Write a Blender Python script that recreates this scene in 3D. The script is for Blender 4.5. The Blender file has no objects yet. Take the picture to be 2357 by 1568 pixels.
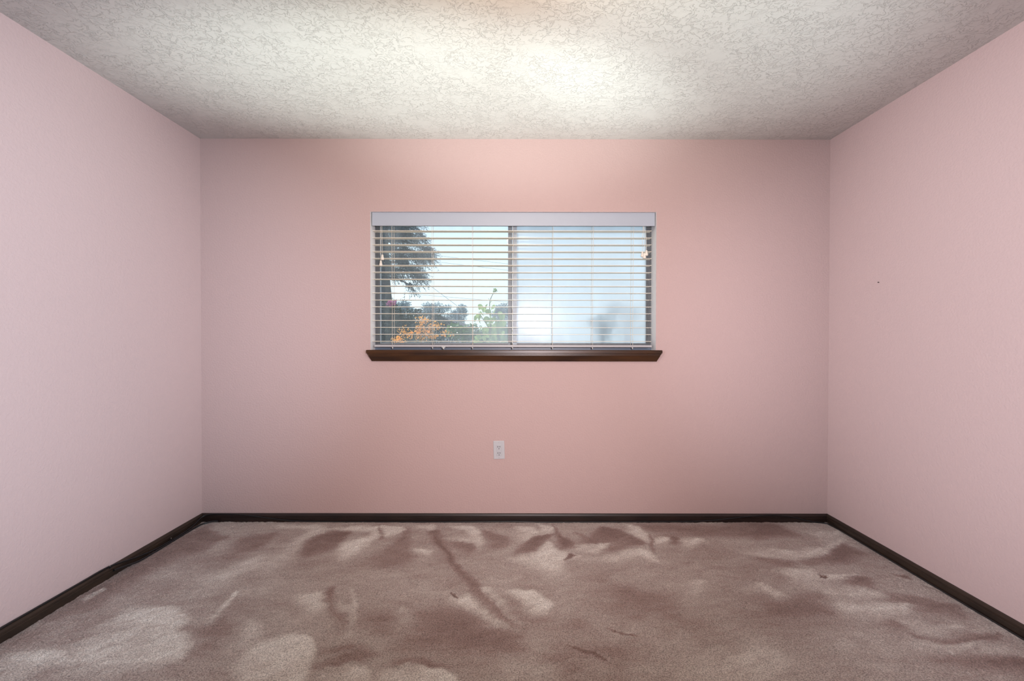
import bpy, bmesh, math, random
import numpy as np
from mathutils import Vector, Matrix

scene = bpy.context.scene
COL = scene.collection

# ------------------------------------------------------------------ camera, sky, light, exposure
CAM_Z = 1.193                       # eye height above the carpet, metres
PITCH, YAW, ROLL, FPX = 0.0105, 0.0009, 0.0014, 1080.0
_cy, _sy = math.cos(YAW), math.sin(YAW)
FWD = Vector((_sy * math.cos(PITCH), _cy * math.cos(PITCH), -math.sin(PITCH)))
_rt = Vector((_cy, -_sy, 0)); _up = _rt.cross(FWD)
RGT = math.cos(ROLL) * _rt + math.sin(ROLL) * _up
UPV = -math.sin(ROLL) * _rt + math.cos(ROLL) * _up
cam_data = bpy.data.cameras.new('camera')
cam_data.sensor_width = 36.0
cam_data.lens = FPX * 36.0 / 2357.0
cam_data.clip_start = 0.02
cam_data.clip_end = 300
cam = bpy.data.objects.new('camera', cam_data)
m3 = Matrix((RGT, UPV, -FWD)).transposed()
cam.matrix_world = Matrix.Translation((0, 0, CAM_Z)) @ m3.to_4x4()
COL.objects.link(cam)
scene.camera = cam

def at(px, py, y):
    """the point at depth y that stands where the photograph shows pixel (px, py)"""
    d = FWD + RGT * ((px - 1178.5) / FPX) - UPV * ((py - 784.0) / FPX)
    t = y / d.y
    return Vector((d.x * t, y, CAM_Z + d.z * t))

def newlinks(tree):
    def L(a, b): tree.links.new(a, b)
    return L

world = bpy.data.worlds.new('sky'); scene.world = world
world.use_nodes = True
wt = world.node_tree; wt.nodes.clear(); L = newlinks(wt)
wo = wt.nodes.new('ShaderNodeOutputWorld'); wb = wt.nodes.new('ShaderNodeBackground')
tc = wt.nodes.new('ShaderNodeTexCoord'); sep = wt.nodes.new('ShaderNodeSeparateXYZ')
rmp = wt.nodes.new('ShaderNodeValToRGB')
L(tc.outputs['Generated'], sep.inputs[0]); L(sep.outputs['Z'], rmp.inputs[0]); L(rmp.outputs[0], wb.inputs[0]); L(wb.outputs[0], wo.inputs[0])
e = rmp.color_ramp.elements
e[0].position = 0.0; e[0].color = (0.88, 1.0, 1.04, 1)
e[1].position = 1.0; e[1].color = (0.42, 0.62, 0.90, 1)
x_ = e.new(0.10); x_.color = (0.82, 0.97, 1.06, 1)
x_ = e.new(0.26); x_.color = (0.64, 0.84, 1.02, 1)
wb.inputs[1].default_value = 1.35

def light(name, kind, loc, target, energy, color, **kw):
    ld = bpy.data.lights.new(name, kind); ld.energy = energy; ld.color = color
    for k, v in kw.items(): setattr(ld, k, v)
    o = bpy.data.objects.new(name, ld); COL.objects.link(o); o.location = loc
    o.rotation_euler = (Vector(target) - Vector(loc)).to_track_quat('-Z', 'Y').to_euler()
    return o
# the sun stands outside, high and to the left of the window: it strikes the slats and is thrown up to the ceiling
SUN_AZ, SUN_EL = math.radians(-40), math.radians(45)
sd = Vector((math.sin(SUN_AZ) * math.cos(SUN_EL), math.cos(SUN_AZ) * math.cos(SUN_EL), math.sin(SUN_EL)))
light('sun', 'SUN', sd * 30, (0, 0, 0), 4.5, (1.0, 0.95, 0.86), angle=math.radians(0.6))
# light standing outside the frame: a photographer's flash beside the camera,
# two low heads bounced off the ceiling, a crossed pair added to brighten the side walls; and the glow of the room's own ceiling lamp
light('flash', 'SPOT', (0.30, -0.12, 1.38), (0.05, 3.0, 1.22), 303.0, (1.000, 0.876, 0.901), spot_size=math.radians(78), spot_blend=1.0, shadow_soft_size=0.10)
light('cross_fill', 'SPOT', (-1.3, 0.10, 1.45), (2.0, 1.80, 1.30), 598.9, (0.823, 0.875, 1.000), spot_size=math.radians(58), spot_blend=1.0, shadow_soft_size=0.15)
light('cross_fill', 'SPOT', (1.3, 0.10, 1.45), (-2.0, 1.80, 1.30), 682.6, (0.689, 0.837, 1.000), spot_size=math.radians(58), spot_blend=1.0, shadow_soft_size=0.15)
sp_ = light('bounce_flash', 'SPOT', (-0.10, 1.10, 0.20), (-0.40, 2.40, 2.444), 372.6, (0.867, 1.000, 0.964), spot_size=math.radians(32), spot_blend=1.0, shadow_soft_size=0.05)
sp_.scale = (2.4, 1.0, 1.0)
light('bounce_flash', 'SPOT', (0.30, 1.00, 0.20), (0.86, 2.06, 2.444), 203.5, (0.854, 1.000, 0.997), spot_size=math.radians(44), spot_blend=1.0, shadow_soft_size=0.05)
light('ceiling_lamp_glow', 'POINT', (0.05, 1.25, 2.20), (0, 0, 0), 24.0, (1.000, 0.849, 0.661), shadow_soft_size=0.10)
scene.view_settings.view_transform = 'Standard'
scene.view_settings.look = 'None'
scene.view_settings.gamma = 1.0
scene.view_settings.use_curve_mapping = False
scene.view_settings.exposure = 0.0
scene.cycles.use_denoising = True
scene.cycles.max_bounces = 12
scene.cycles.transparent_max_bounces = 16
scene.cycles.sample_clamp_indirect = 6.0

# ------------------------------------------------------------------ helpers
rng = np.random.default_rng(7)
random.seed(7)

class Geo:
    def __init__(self): self.v = []; self.f = []; self.mi = []
    def quad(self, *ids, m=0): self.f.append(ids); self.mi.append(m)
    def box(self, x0, x1, y0, y1, z0, z1, m=0):
        b = len(self.v)
        self.v += [(x0,y0,z0),(x1,y0,z0),(x1,y1,z0),(x0,y1,z0),(x0,y0,z1),(x1,y0,z1),(x1,y1,z1),(x0,y1,z1)]
        for q in ((0,3,2,1),(4,5,6,7),(0,1,5,4),(1,2,6,5),(2,3,7,6),(3,0,4,7)):
            self.f.append(tuple(b+i for i in q)); self.mi.append(m)
        return self
    def prism(self, A, B):
        """two rings of the same count joined and capped"""
        b = len(self.v); n = len(A)
        self.v += [tuple(p) for p in A] + [tuple(p) for p in B]
        for i in range(n):
            j = (i+1) % n
            self.f.append((b+i, b+j, b+n+j, b+n+i)); self.mi.append(0)
        self.f.append(tuple(b+i for i in reversed(range(n)))); self.mi.append(0)
        self.f.append(tuple(b+n+i for i in range(n))); self.mi.append(0)
        return self
    def tube(self, pts, r, n=8, taper=None):
        pts = [Vector(p) for p in pts]; b = len(self.v); k = len(pts)
        ref = Vector((0.31, 0.17, 0.93))
        for i, p in enumerate(pts):
            t = (pts[min(i+1, k-1)] - pts[max(i-1, 0)]).normalized()
            u = t.cross(ref)
            if u.length < 1e-4: u = t.cross(Vector((1, 0, 0)))
            u.normalize(); w = t.cross(u)
            rr = r if taper is None else r * (1 + (taper-1) * i / (k-1))
            for s in range(n):
                a = 2*math.pi*s/n
                self.v.append(tuple(p + rr*(math.cos(a)*u + math.sin(a)*w)))
        for i in range(k-1):
            for s in range(n):
                s2 = (s+1) % n
                self.f.append((b+i*n+s, b+i*n+s2, b+(i+1)*n+s2, b+(i+1)*n+s)); self.mi.append(0)
        self.f.append(tuple(b+s for s in reversed(range(n)))); self.mi.append(0)
        self.f.append(tuple(b+(k-1)*n+s for s in range(n))); self.mi.append(0)
        return self
    def lathe(self, c, prof, n=14, axis='Z'):
        c = Vector(c); b = len(self.v); k = len(prof)
        for (r, h) in prof:
            for s in range(n):
                a = 2*math.pi*s/n
                d = (r*math.cos(a), r*math.sin(a), h)
                if axis == 'Y': d = (d[0], d[2], d[1])
                self.v.append(tuple(c + Vector(d)))
        for i in range(k-1):
            for s in range(n):
                s2 = (s+1) % n
                self.f.append((b+i*n+s, b+i*n+s2, b+(i+1)*n+s2, b+(i+1)*n+s)); self.mi.append(0)
        self.f.append(tuple(b+s for s in reversed(range(n)))); self.mi.append(0)
        self.f.append(tuple(b+(k-1)*n+s for s in range(n))); self.mi.append(0)
        return self
    def mesh(self, name, mats, smooth=False):
        me = bpy.data.meshes.new(name); me.from_pydata(self.v, [], self.f)
        for m in (mats if isinstance(mats, (list, tuple)) else [mats]): me.materials.append(m)
        me.polygons.foreach_set('material_index', self.mi)
        bm = bmesh.new(); bm.from_mesh(me); bmesh.ops.recalc_face_normals(bm, faces=bm.faces); bm.to_mesh(me); bm.free()
        if smooth:
            me.polygons.foreach_set('use_smooth', [True]*len(me.polygons))
            me.set_sharp_from_angle(angle=math.radians(50))
        return me
    def build(self, name, mats, parent=None, smooth=False, bevel=0, loc=None):
        o = bpy.data.objects.new(name, self.mesh(name, mats, smooth)); COL.objects.link(o)
        if parent is not None: o.parent = parent
        if loc is not None: o.location = loc
        if bevel:
            md = o.modifiers.new('edge', 'BEVEL'); md.width = bevel; md.segments = 2; md.limit_method = 'ANGLE'; md.angle_limit = math.radians(40)
        return o

def tag(o, label=None, cat=None, group=None, kind=None):
    if label: o['label'] = label
    if cat: o['category'] = cat
    if group: o['group'] = group
    if kind: o['kind'] = kind
    return o
def empty(name, loc, label, cat, group=None):
    o = bpy.data.objects.new(name, None); COL.objects.link(o); o.location = loc; o.empty_display_size = 0.05
    return tag(o, label, cat, group)
def child(o, parent):
    """keep the world place of o and hang it under parent"""
    o.parent = parent; o.matrix_parent_inverse = Matrix.Translation(-Vector(parent.location)); return o
def dup(o, parent=None):
    c = o.copy(); COL.objects.link(c)
    if parent is not None: c.parent = parent
    return c
def smoothpath(P, n=8):
    P = [Vector(p) for p in P]; out = []
    for i in range(len(P)-1):
        a, b, c, d = P[max(i-1,0)], P[i], P[i+1], P[min(i+2,len(P)-1)]
        for k in range(n):
            t = k/n
            out.append(0.5*((2*b)+(-a+c)*t+(2*a-5*b+4*c-d)*t*t+(-a+3*b-3*c+d)*t**3))
    out.append(P[-1]); return out

# ------------------------------------------------------------------ materials
def mat(name, color, rough=0.5, spec=0.5, metal=0.0, var=0.0, vscale=8.0, bump=0.0, bscale=100.0, bdist=0.002, coat=0.0, stretch=None):
    m = bpy.data.materials.new(name); m.use_nodes = True
    t = m.node_tree; L = newlinks(t); p = t.nodes['Principled BSDF']
    p.inputs['Base Color'].default_value = (*color, 1); p.inputs['Roughness'].default_value = rough
    p.inputs['Specular IOR Level'].default_value = spec; p.inputs['Metallic'].default_value = metal
    p.inputs['Coat Weight'].default_value = coat
    g = t.nodes.new('ShaderNodeTexCoord'); src = g.outputs['Object']
    if stretch:
        mp = t.nodes.new('ShaderNodeMapping'); mp.inputs['Scale'].default_value = stretch; L(src, mp.inputs[0]); src = mp.outputs[0]
    if var:
        n = t.nodes.new('ShaderNodeTexNoise'); n.inputs['Scale'].default_value = vscale; n.inputs['Detail'].default_value = 6
        r = t.nodes.new('ShaderNodeMapRange'); r.inputs[1].default_value = 0.25; r.inputs[2].default_value = 0.75; r.inputs[3].default_value = 1-var; r.inputs[4].default_value = 1+var
        x = t.nodes.new('ShaderNodeMix'); x.data_type = 'RGBA'; x.blend_type = 'MULTIPLY'; x.inputs[0].default_value = 1
        x.inputs[6].default_value = (*color, 1)
        L(src, n.inputs['Vector']); L(n.outputs[0], r.inputs[0]); L(r.outputs[0], x.inputs[7]); L(x.outputs[2], p.inputs['Base Color'])
    if bump:
        n = t.nodes.new('ShaderNodeTexNoise'); n.inputs['Scale'].default_value = bscale; n.inputs['Detail'].default_value = 3
        b = t.nodes.new('ShaderNodeBump'); b.inputs['Strength'].default_value = bump; b.inputs['Distance'].default_value = bdist
        L(src, n.inputs['Vector']); L(n.outputs[0], b.inputs['Height']); L(b.outputs[0], p.inputs['Normal'])
    return m

M = {}
# pink orange-peel wall paint
def wall_paint():
    m = mat('pink_wall_paint', (0.52, 0.382, 0.362), 0.62, 0.35)
    t = m.node_tree; L = newlinks(t); p = t.nodes['Principled BSDF']
    g = t.nodes.new('ShaderNodeTexCoord')
    n = t.nodes.new('ShaderNodeTexNoise'); n.inputs['Scale'].default_value = 95; n.inputs['Detail'].default_value = 2.5
    n2 = t.nodes.new('ShaderNodeTexNoise'); n2.inputs['Scale'].default_value = 30; n2.inputs['Detail'].default_value = 2
    r = t.nodes.new('ShaderNodeValToRGB'); r.color_ramp.elements[0].position = 0.40; r.color_ramp.elements[1].position = 0.62
    a = t.nodes.new('ShaderNodeMath'); a.operation = 'MULTIPLY_ADD'; a.inputs[1].default_value = 0.5
    b = t.nodes.new('ShaderNodeBump'); b.inputs['Strength'].default_value = 0.42; b.inputs['Distance'].default_value = 0.0012
    L(g.outputs['Object'], n.inputs['Vector']); L(g.outputs['Object'], n2.inputs['Vector'])
    L(n.outputs[0], r.inputs[0]); L(n2.outputs[0], a.inputs[0]); L(r.outputs[0], a.inputs[2]); L(a.outputs[0], b.inputs['Height']); L(b.outputs[0], p.inputs['Normal'])
    return m
M['wall'] = wall_paint()
# knock-down textured ceiling
def ceiling_paint():
    m = mat('knockdown_ceiling_plaster', (0.575, 0.550, 0.520), 0.7, 0.3)
    t = m.node_tree; L = newlinks(t); p = t.nodes['Principled BSDF']
    g = t.nodes.new('ShaderNodeTexCoord')
    n = t.nodes.new('ShaderNodeTexNoise'); n.inputs['Scale'].default_value = 33; n.inputs['Detail'].default_value = 6; n.inputs['Roughness'].default_value = 0.62; n.inputs['Distortion'].default_value = 0.9
    r = t.nodes.new('ShaderNodeValToRGB'); r.color_ramp.elements[0].position = 0.475; r.color_ramp.elements[1].position = 0.525
    n2 = t.nodes.new('ShaderNodeTexNoise'); n2.inputs['Scale'].default_value = 7; n2.inputs['Detail'].default_value = 3
    r2 = t.nodes.new('ShaderNodeMapRange'); r2.inputs[1].default_value = 0.28; r2.inputs[2].default_value = 0.52
    mu = t.nodes.new('ShaderNodeMath'); mu.operation = 'MULTIPLY'
    n3 = t.nodes.new('ShaderNodeTexNoise'); n3.inputs['Scale'].default_value = 120; n3.inputs['Detail'].default_value = 2
    a = t.nodes.new('ShaderNodeMath'); a.operation = 'MULTIPLY_ADD'; a.inputs[1].default_value = 0.22
    b = t.nodes.new('ShaderNodeBump'); b.inputs['Strength'].default_value = 0.80; b.inputs['Distance'].default_value = 0.0022
    for q in (n, n2, n3): L(g.outputs['Object'], q.inputs['Vector'])
    L(n.outputs[0], r.inputs[0]); L(n2.outputs[0], r2.inputs[0]); L(r.outputs[0], mu.inputs[0]); L(r2.outputs[0], mu.inputs[1])
    L(n3.outputs[0], a.inputs[0]); L(mu.outputs[0], a.inputs[2]); L(a.outputs[0], b.inputs['Height']); L(b.outputs[0], p.inputs['Normal'])
    return m
M['ceiling'] = ceiling_paint()
# plush carpet: the brushed nap shows a paler or a darker side of the same fibre
def carpet():
    m = mat('mauve_beige_plush_carpet', (0.3, 0.22, 0.19), 0.95, 0.1)
    t = m.node_tree; L = newlinks(t); p = t.nodes['Principled BSDF']
    p.inputs['Sheen Weight'].default_value = 0.12; p.inputs['Sheen Roughness'].default_value = 0.6
    at_ = t.nodes.new('ShaderNodeAttribute'); at_.attribute_name = 'nap'
    g = t.nodes.new('ShaderNodeTexCoord')
    st = t.nodes.new('ShaderNodeTexNoise'); st.inputs['Scale'].default_value = 60; st.inputs['Detail'].default_value = 4
    s1 = t.nodes.new('ShaderNodeMath'); s1.operation = 'MULTIPLY_ADD'; s1.inputs[1].default_value = 0.22; s1.inputs[2].default_value = -0.11
    s2 = t.nodes.new('ShaderNodeMath'); s2.operation = 'ADD'
    r = t.nodes.new('ShaderNodeValToRGB'); e = r.color_ramp.elements
    e[0].position = 0.0; e[0].color = (0.220, 0.140, 0.121, 1); e[1].position = 1.0; e[1].color = (0.788, 0.756, 0.700, 1)
    k = e.new(0.28); k.color = (0.331, 0.244, 0.218, 1); k = e.new(0.5); k.color = (0.463, 0.395, 0.359, 1); k = e.new(0.75); k.color = (0.633, 0.579, 0.530, 1)
    tuft = t.nodes.new('ShaderNodeTexNoise'); tuft.inputs['Scale'].default_value = 210; tuft.inputs['Detail'].default_value = 2.5
    tr = t.nodes.new('ShaderNodeMapRange'); tr.inputs[1].default_value = 0.33; tr.inputs[2].default_value = 0.62; tr.inputs[3].default_value = 0.52; tr.inputs[4].default_value = 1.16
    x = t.nodes.new('ShaderNodeMix'); x.data_type = 'RGBA'; x.blend_type = 'MULTIPLY'; x.inputs[0].default_value = 1
    b = t.nodes.new('ShaderNodeBump'); b.inputs['Strength'].default_value = 0.8; b.inputs['Distance'].default_value = 0.005
    for q in (st, tuft): L(g.outputs['Object'], q.inputs['Vector'])
    L(st.outputs[0], s1.inputs[0]); L(s1.outputs[0], s2.inputs[0]); L(at_.outputs['Fac'], s2.inputs[1]); L(s2.outputs[0], r.inputs[0])
    L(tuft.outputs[0], tr.inputs[0]); L(r.outputs[0], x.inputs[6]); L(tr.outputs[0], x.inputs[7]); L(x.outputs[2], p.inputs['Base Color'])
    L(tuft.outputs[0], b.inputs['Height']); L(b.outputs[0], p.inputs['Normal'])
    return m
M['carpet'] = carpet()
M['jamb'] = mat('white_jamb_paint', (0.88, 0.88, 0.89), 0.5, 0.4, bump=0.2, bscale=90, bdist=0.001)
def scratched_wood(name, c1, c2, rough, stretch, scratch):
    m = mat(name, c1, rough, 0.5)
    t = m.node_tree; L = newlinks(t); p = t.nodes['Principled BSDF']
    g = t.nodes.new('ShaderNodeTexCoord'); mp = t.nodes.new('ShaderNodeMapping'); mp.inputs['Scale'].default_value = stretch
    n = t.nodes.new('ShaderNodeTexNoise'); n.inputs['Scale'].default_value = 30; n.inputs['Detail'].default_value = 6
    r = t.nodes.new('ShaderNodeValToRGB'); e = r.color_ramp.elements; e[0].position = 0.3; e[0].color = (*c1, 1); e[1].position = 0.7; e[1].color = (*c2, 1)
    n2 = t.nodes.new('ShaderNodeTexNoise'); n2.inputs['Scale'].default_value = 55; n2.inputs['Detail'].default_value = 8; n2.inputs['Roughness'].default_value = 0.75
    r2 = t.nodes.new('ShaderNodeValToRGB'); r2.color_ramp.elements[0].position = 0.66; r2.color_ramp.elements[1].position = 0.76
    x = t.nodes.new('ShaderNodeMix'); x.data_type = 'RGBA'; x.inputs[7].default_value = (*scratch, 1)
    L(g.outputs['Object'], mp.inputs[0]); L(mp.outputs[0], n.inputs['Vector']); L(mp.outputs[0], n2.inputs['Vector'])
    L(n.outputs[0], r.inputs[0]); L(n2.outputs[0], r2.inputs[0]); L(r2.outputs[0], x.inputs[0]); L(r.outputs[0], x.inputs[6]); L(x.outputs[2], p.inputs['Base Color'])
    b = t.nodes.new('ShaderNodeBump'); b.inputs['Strength'].default_value = 0.25; b.inputs['Distance'].default_value = 0.0008
    L(n.outputs[0], b.inputs['Height']); L(b.outputs[0], p.inputs['Normal'])
    return m
M['base_x'] = scratched_wood('dark_stained_baseboard', (0.010, 0.005, 0.004), (0.022, 0.011, 0.008), 0.42, (0.25, 1, 1), (0.085, 0.06, 0.05))
M['base_y'] = scratched_wood('dark_stained_baseboard_side', (0.014, 0.008, 0.005), (0.030, 0.017, 0.010), 0.42, (1, 0.25, 1), (0.11, 0.085, 0.065))
M['sill'] = scratched_wood('varnished_brown_sill', (0.026, 0.012, 0.007), (0.075, 0.032, 0.012), 0.30, (0.12, 1, 1), (0.16, 0.085, 0.05))
M['bronze'] = mat('bronze_aluminium', (0.12, 0.135, 0.145), 0.42, 0.5, var=0.2, vscale=40)
M['bronze_lit'] = mat('lit_bronze_aluminium', (0.42, 0.50, 0.55), 0.40, 0.5, var=0.15, vscale=60)  # bronze lightened: hazy window light on the sliding stile put into the colour
M['stile'] = mat('lit_bronze_aluminium_stile', (0.24, 0.285, 0.31), 0.42, 0.5, var=0.2, vscale=40)  # same bronze, hazy light on the fixed stile put into its colour
M['track'] = mat('grey_aluminium_track', (0.12, 0.16, 0.22), 0.4)
M['gasket'] = mat('pale_glazing_bead', (0.34, 0.40, 0.44), 0.5)
M['slat'] = mat('cream_blind_slat', (0.84, 0.78, 0.67), 0.30, 0.5, var=0.04, vscale=5)
M['valance'] = mat('off_white_valance', (0.42, 0.465, 0.53), 0.45)
M['rail'] = mat('off_white_rail', (0.45, 0.44, 0.45), 0.4)
M['cord'] = mat('cream_cord', (0.74, 0.68, 0.58), 0.8)
M['tassel'] = mat('cream_tassel', (0.80, 0.75, 0.66), 0.45)
M['clear'] = mat('clear_plastic', (0.55, 0.56, 0.55), 0.2, 0.6)
M['plate'] = mat('white_plastic_plate', (0.52, 0.53, 0.55), 0.35)
M['recept'] = mat('white_plastic_receptacle', (0.50, 0.51, 0.53), 0.35)
M['dark'] = mat('dark_slot', (0.012, 0.012, 0.012), 0.7)
M['screw'] = mat('painted_screw', (0.50, 0.50, 0.52), 0.35, metal=0.4)
M['black'] = mat('black_cable_jacket', (0.006, 0.007, 0.008), 0.38)
M['nail'] = mat('bright_nail', (0.6, 0.6, 0.58), 0.3, metal=0.8)
M['iron'] = mat('blackened_nail', (0.01, 0.01, 0.01), 0.5)

def glass(name, base, extra, tint, seed, gloss=0.02, blur=0.0, glare=0.0):
    """thin window glass under a film of dust; the dust catches the daylight"""
    m = bpy.data.materials.new(name); m.use_nodes = True; t = m.node_tree; t.nodes.clear(); L = newlinks(t)
    out = t.nodes.new('ShaderNodeOutputMaterial')
    tr = t.nodes.new('ShaderNodeBsdfRefraction' if blur else 'ShaderNodeBsdfTransparent')
    if blur: tr.inputs['IOR'].default_value = 1.03; tr.inputs['Roughness'].default_value = blur
    tr.inputs[0].default_value = (*tint, 1)
    gl = t.nodes.new('ShaderNodeBsdfGlossy'); gl.inputs['Roughness'].default_value = gloss; gl.inputs[0].default_value = (1, 1, 1, 1)
    fr = t.nodes.new('ShaderNodeFresnel'); fr.inputs[0].default_value = 1.35
    mg = t.nodes.new('ShaderNodeMixShader'); L(fr.outputs[0], mg.inputs[0]); L(tr.outputs[0], mg.inputs[1]); L(gl.outputs[0], mg.inputs[2])
    du = t.nodes.new('ShaderNodeBsdfTranslucent'); du.inputs[0].default_value = (0.84, 0.92, 0.98, 1)
    dd = t.nodes.new('ShaderNodeBsdfDiffuse'); dd.inputs[0].default_value = (0.62, 0.66, 0.70, 1)
    md = t.nodes.new('ShaderNodeMixShader'); md.inputs[0].default_value = 0.35; L(du.outputs[0], md.inputs[1]); L(dd.outputs[0], md.inputs[2])
    g = t.nodes.new('ShaderNodeTexCoord'); mp = t.nodes.new('ShaderNodeMapping'); mp.inputs['Scale'].default_value = (1, 1, 0.35); mp.inputs['Location'].default_value = (seed, 0, 0)
    n = t.nodes.new('ShaderNodeTexNoise'); n.inputs['Scale'].default_value = 6; n.inputs['Detail'].default_value = 7; n.inputs['Roughness'].default_value = 0.6
    L(g.outputs['Object'], mp.inputs[0]); L(mp.outputs[0], n.inputs['Vector'])
    r = t.nodes.new('ShaderNodeMapRange'); r.inputs[1].default_value = 0.3; r.inputs[2].default_value = 0.7; r.inputs[3].default_value = base-extra; r.inputs[4].default_value = base+extra
    L(n.outputs[0], r.inputs[0])
    # glare painted as whiter haze low down around the meeting stiles
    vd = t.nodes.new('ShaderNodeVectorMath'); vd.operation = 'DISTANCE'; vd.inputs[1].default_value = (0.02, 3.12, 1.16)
    pr = t.nodes.new('ShaderNodeMapRange'); pr.interpolation_type = 'SMOOTHSTEP'; pr.inputs[1].default_value = 0.08; pr.inputs[2].default_value = 0.52; pr.inputs[3].default_value = glare; pr.inputs[4].default_value = 0.0
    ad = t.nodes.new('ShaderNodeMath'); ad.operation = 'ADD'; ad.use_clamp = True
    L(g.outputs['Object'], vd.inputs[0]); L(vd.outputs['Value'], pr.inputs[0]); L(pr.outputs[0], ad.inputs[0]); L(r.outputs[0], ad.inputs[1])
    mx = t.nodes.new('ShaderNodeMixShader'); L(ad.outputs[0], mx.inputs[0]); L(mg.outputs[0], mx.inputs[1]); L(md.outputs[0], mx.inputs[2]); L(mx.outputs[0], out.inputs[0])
    return m
M['glass_clear'] = glass('dusty_clear_glass', 0.10, 0.05, (0.96, 0.98, 0.98), 3.0, glare=0.20)
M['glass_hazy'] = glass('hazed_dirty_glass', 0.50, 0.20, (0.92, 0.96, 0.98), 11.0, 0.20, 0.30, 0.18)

def leafmat(name, color, trans, rough=0.45, var=0.35):
    m = mat(name, color, rough, 0.5)
    t = m.node_tree; L = newlinks(t); p = t.nodes['Principled BSDF']; out = t.nodes['Material Output']
    g = t.nodes.new('ShaderNodeTexCoord'); n = t.nodes.new('ShaderNodeTexNoise'); n.inputs['Scale'].default_value = 9; n.inputs['Detail'].default_value = 3
    r = t.nodes.new('ShaderNodeMapRange'); r.inputs[1].default_value = 0.3; r.inputs[2].default_value = 0.7; r.inputs[3].default_value = 1-var; r.inputs[4].default_value = 1+var
    x = t.nodes.new('ShaderNodeMix'); x.data_type = 'RGBA'; x.blend_type = 'MULTIPLY'; x.inputs[0].default_value = 1; x.inputs[6].default_value = (*color, 1)
    L(g.outputs['Object'], n.inputs['Vector']); L(n.outputs[0], r.inputs[0]); L(r.outputs[0], x.inputs[7]); L(x.outputs[2], p.inputs['Base Color'])
    tl = t.nodes.new('ShaderNodeBsdfTranslucent'); L(x.outputs[2], tl.inputs[0])
    mx = t.nodes.new('ShaderNodeMixShader'); mx.inputs[0].default_value = trans
    L(p.outputs[0], mx.inputs[1]); L(tl.outputs[0], mx.inputs[2]); L(mx.outputs[0], out.inputs[0])
    return m
M['plainwall'] = mat('dark_unseen_wall', (0.10, 0.085, 0.075), 0.6)  # unseen rear wall, darkened to cut bounced light in the room
M['conifer'] = leafmat('blue_green_conifer_needles', (0.045, 0.070, 0.075), 0.15)
M['darkleaf'] = leafmat('dark_glossy_shrub_leaves', (0.030, 0.050, 0.030), 0.12, 0.22)
M['midleaf'] = leafmat('mid_green_shrub_leaves', (0.13, 0.24, 0.06), 0.35, 0.35)
M['paleleaf'] = leafmat('pale_green_vine_leaves', (0.40, 0.54, 0.20), 0.5, 0.4)
M['farleaf'] = leafmat('haze_grey_far_trees', (0.30, 0.37, 0.40), 0.3)  # haze of distance put into the leaf colour
M['orange'] = leafmat('orange_blossoms', (0.95, 0.48, 0.09), 0.4)
M['pink'] = leafmat('pink_blossoms', (0.45, 0.13, 0.30), 0.3)
M['bark'] = mat('dark_bark', (0.045, 0.045, 0.045), 0.9, var=0.4, vscale=20, bump=0.8, bscale=30, bdist=0.02)
M['stem'] = mat('green_brown_stem', (0.12, 0.13, 0.05), 0.7)
M['soil'] = mat('garden_soil_and_lawn', (0.12, 0.12, 0.07), 0.95, var=0.4, vscale=2)
M['render'] = mat('grey_rendered_house_wall', (0.45, 0.46, 0.47), 0.9, var=0.08, vscale=3)
M['shingle'] = mat('grey_roof_shingle', (0.055, 0.058, 0.06), 0.9, var=0.3, vscale=12)
M['fascia'] = mat('white_fascia', (0.7, 0.7, 0.7), 0.6)
M['wire'] = mat('grey_power_line', (0.42, 0.46, 0.48), 0.7)

# ------------------------------------------------------------------ the room
XL, XR, YB, YR, ZC = -1.984, 2.029, 3.0, -2.6, 2.444     # left, right, window wall, wall behind the camera, ceiling
TH = 0.12
WX0, WX1, WZ0, WZ1 = at(852.6, 650, YB).x, at(1510.2, 650, YB).x, 1.078, at(1180, 487.8, YB).z   # the window opening

def wall_with_hole():
    g = Geo()
    ya, yb = YB, YB + 0.20
    o = [(XL, 0-0.02), (XR, 0-0.02), (XR, ZC+0.02), (XL, ZC+0.02)]; h = [(WX0, WZ0), (WX1, WZ0), (WX1, WZ1), (WX0, WZ1)]
    o = [(XL-TH if x == XL else XR+TH, z) for x, z in o]
    for y in (ya, yb):
        g.v += [(x, y, z) for x, z in o] + [(x, y, z) for x, z in h]
    for i in range(4):
        j = (i+1) % 4
        g.quad(i, j, 4+j, 4+i); g.quad(8+i, 8+j, 12+j, 12+i)
        g.quad(i, j, 8+j, 8+i); g.quad(4+i, 4+j, 12+j, 12+i, m=1)
    return g.build('wall_back', [M['wall'], M['jamb']])
wb_ = tag(wall_with_hole(), 'pink painted wall with the window in it', 'wall', kind='structure')
tag(Geo().box(XL-TH, XL, YR, YB, -0.02, ZC+0.02).build('wall_left', M['wall']), 'pink orange-peel wall on the left of the window wall', 'wall', kind='structure')
tag(Geo().box(XR, XR+TH, YR, YB, -0.02, ZC+0.02).build('wall_right', M['wall']), 'pink orange-peel wall on the right of the window wall', 'wall', kind='structure')
tag(Geo().box(XL-TH, XR+TH, YR-TH, YR, -0.02, ZC+0.02).build('wall_front', M['plainwall']), 'unseen wall behind the viewpoint, darkened to cut bounced light', 'wall', kind='structure')
tag(Geo().box(XL-TH, XR+TH, YR-TH, YB+0.20, ZC, ZC+0.10).build('ceiling', M['ceiling']), 'off-white ceiling with a knock-down plaster texture', 'ceiling', kind='structure')

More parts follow.
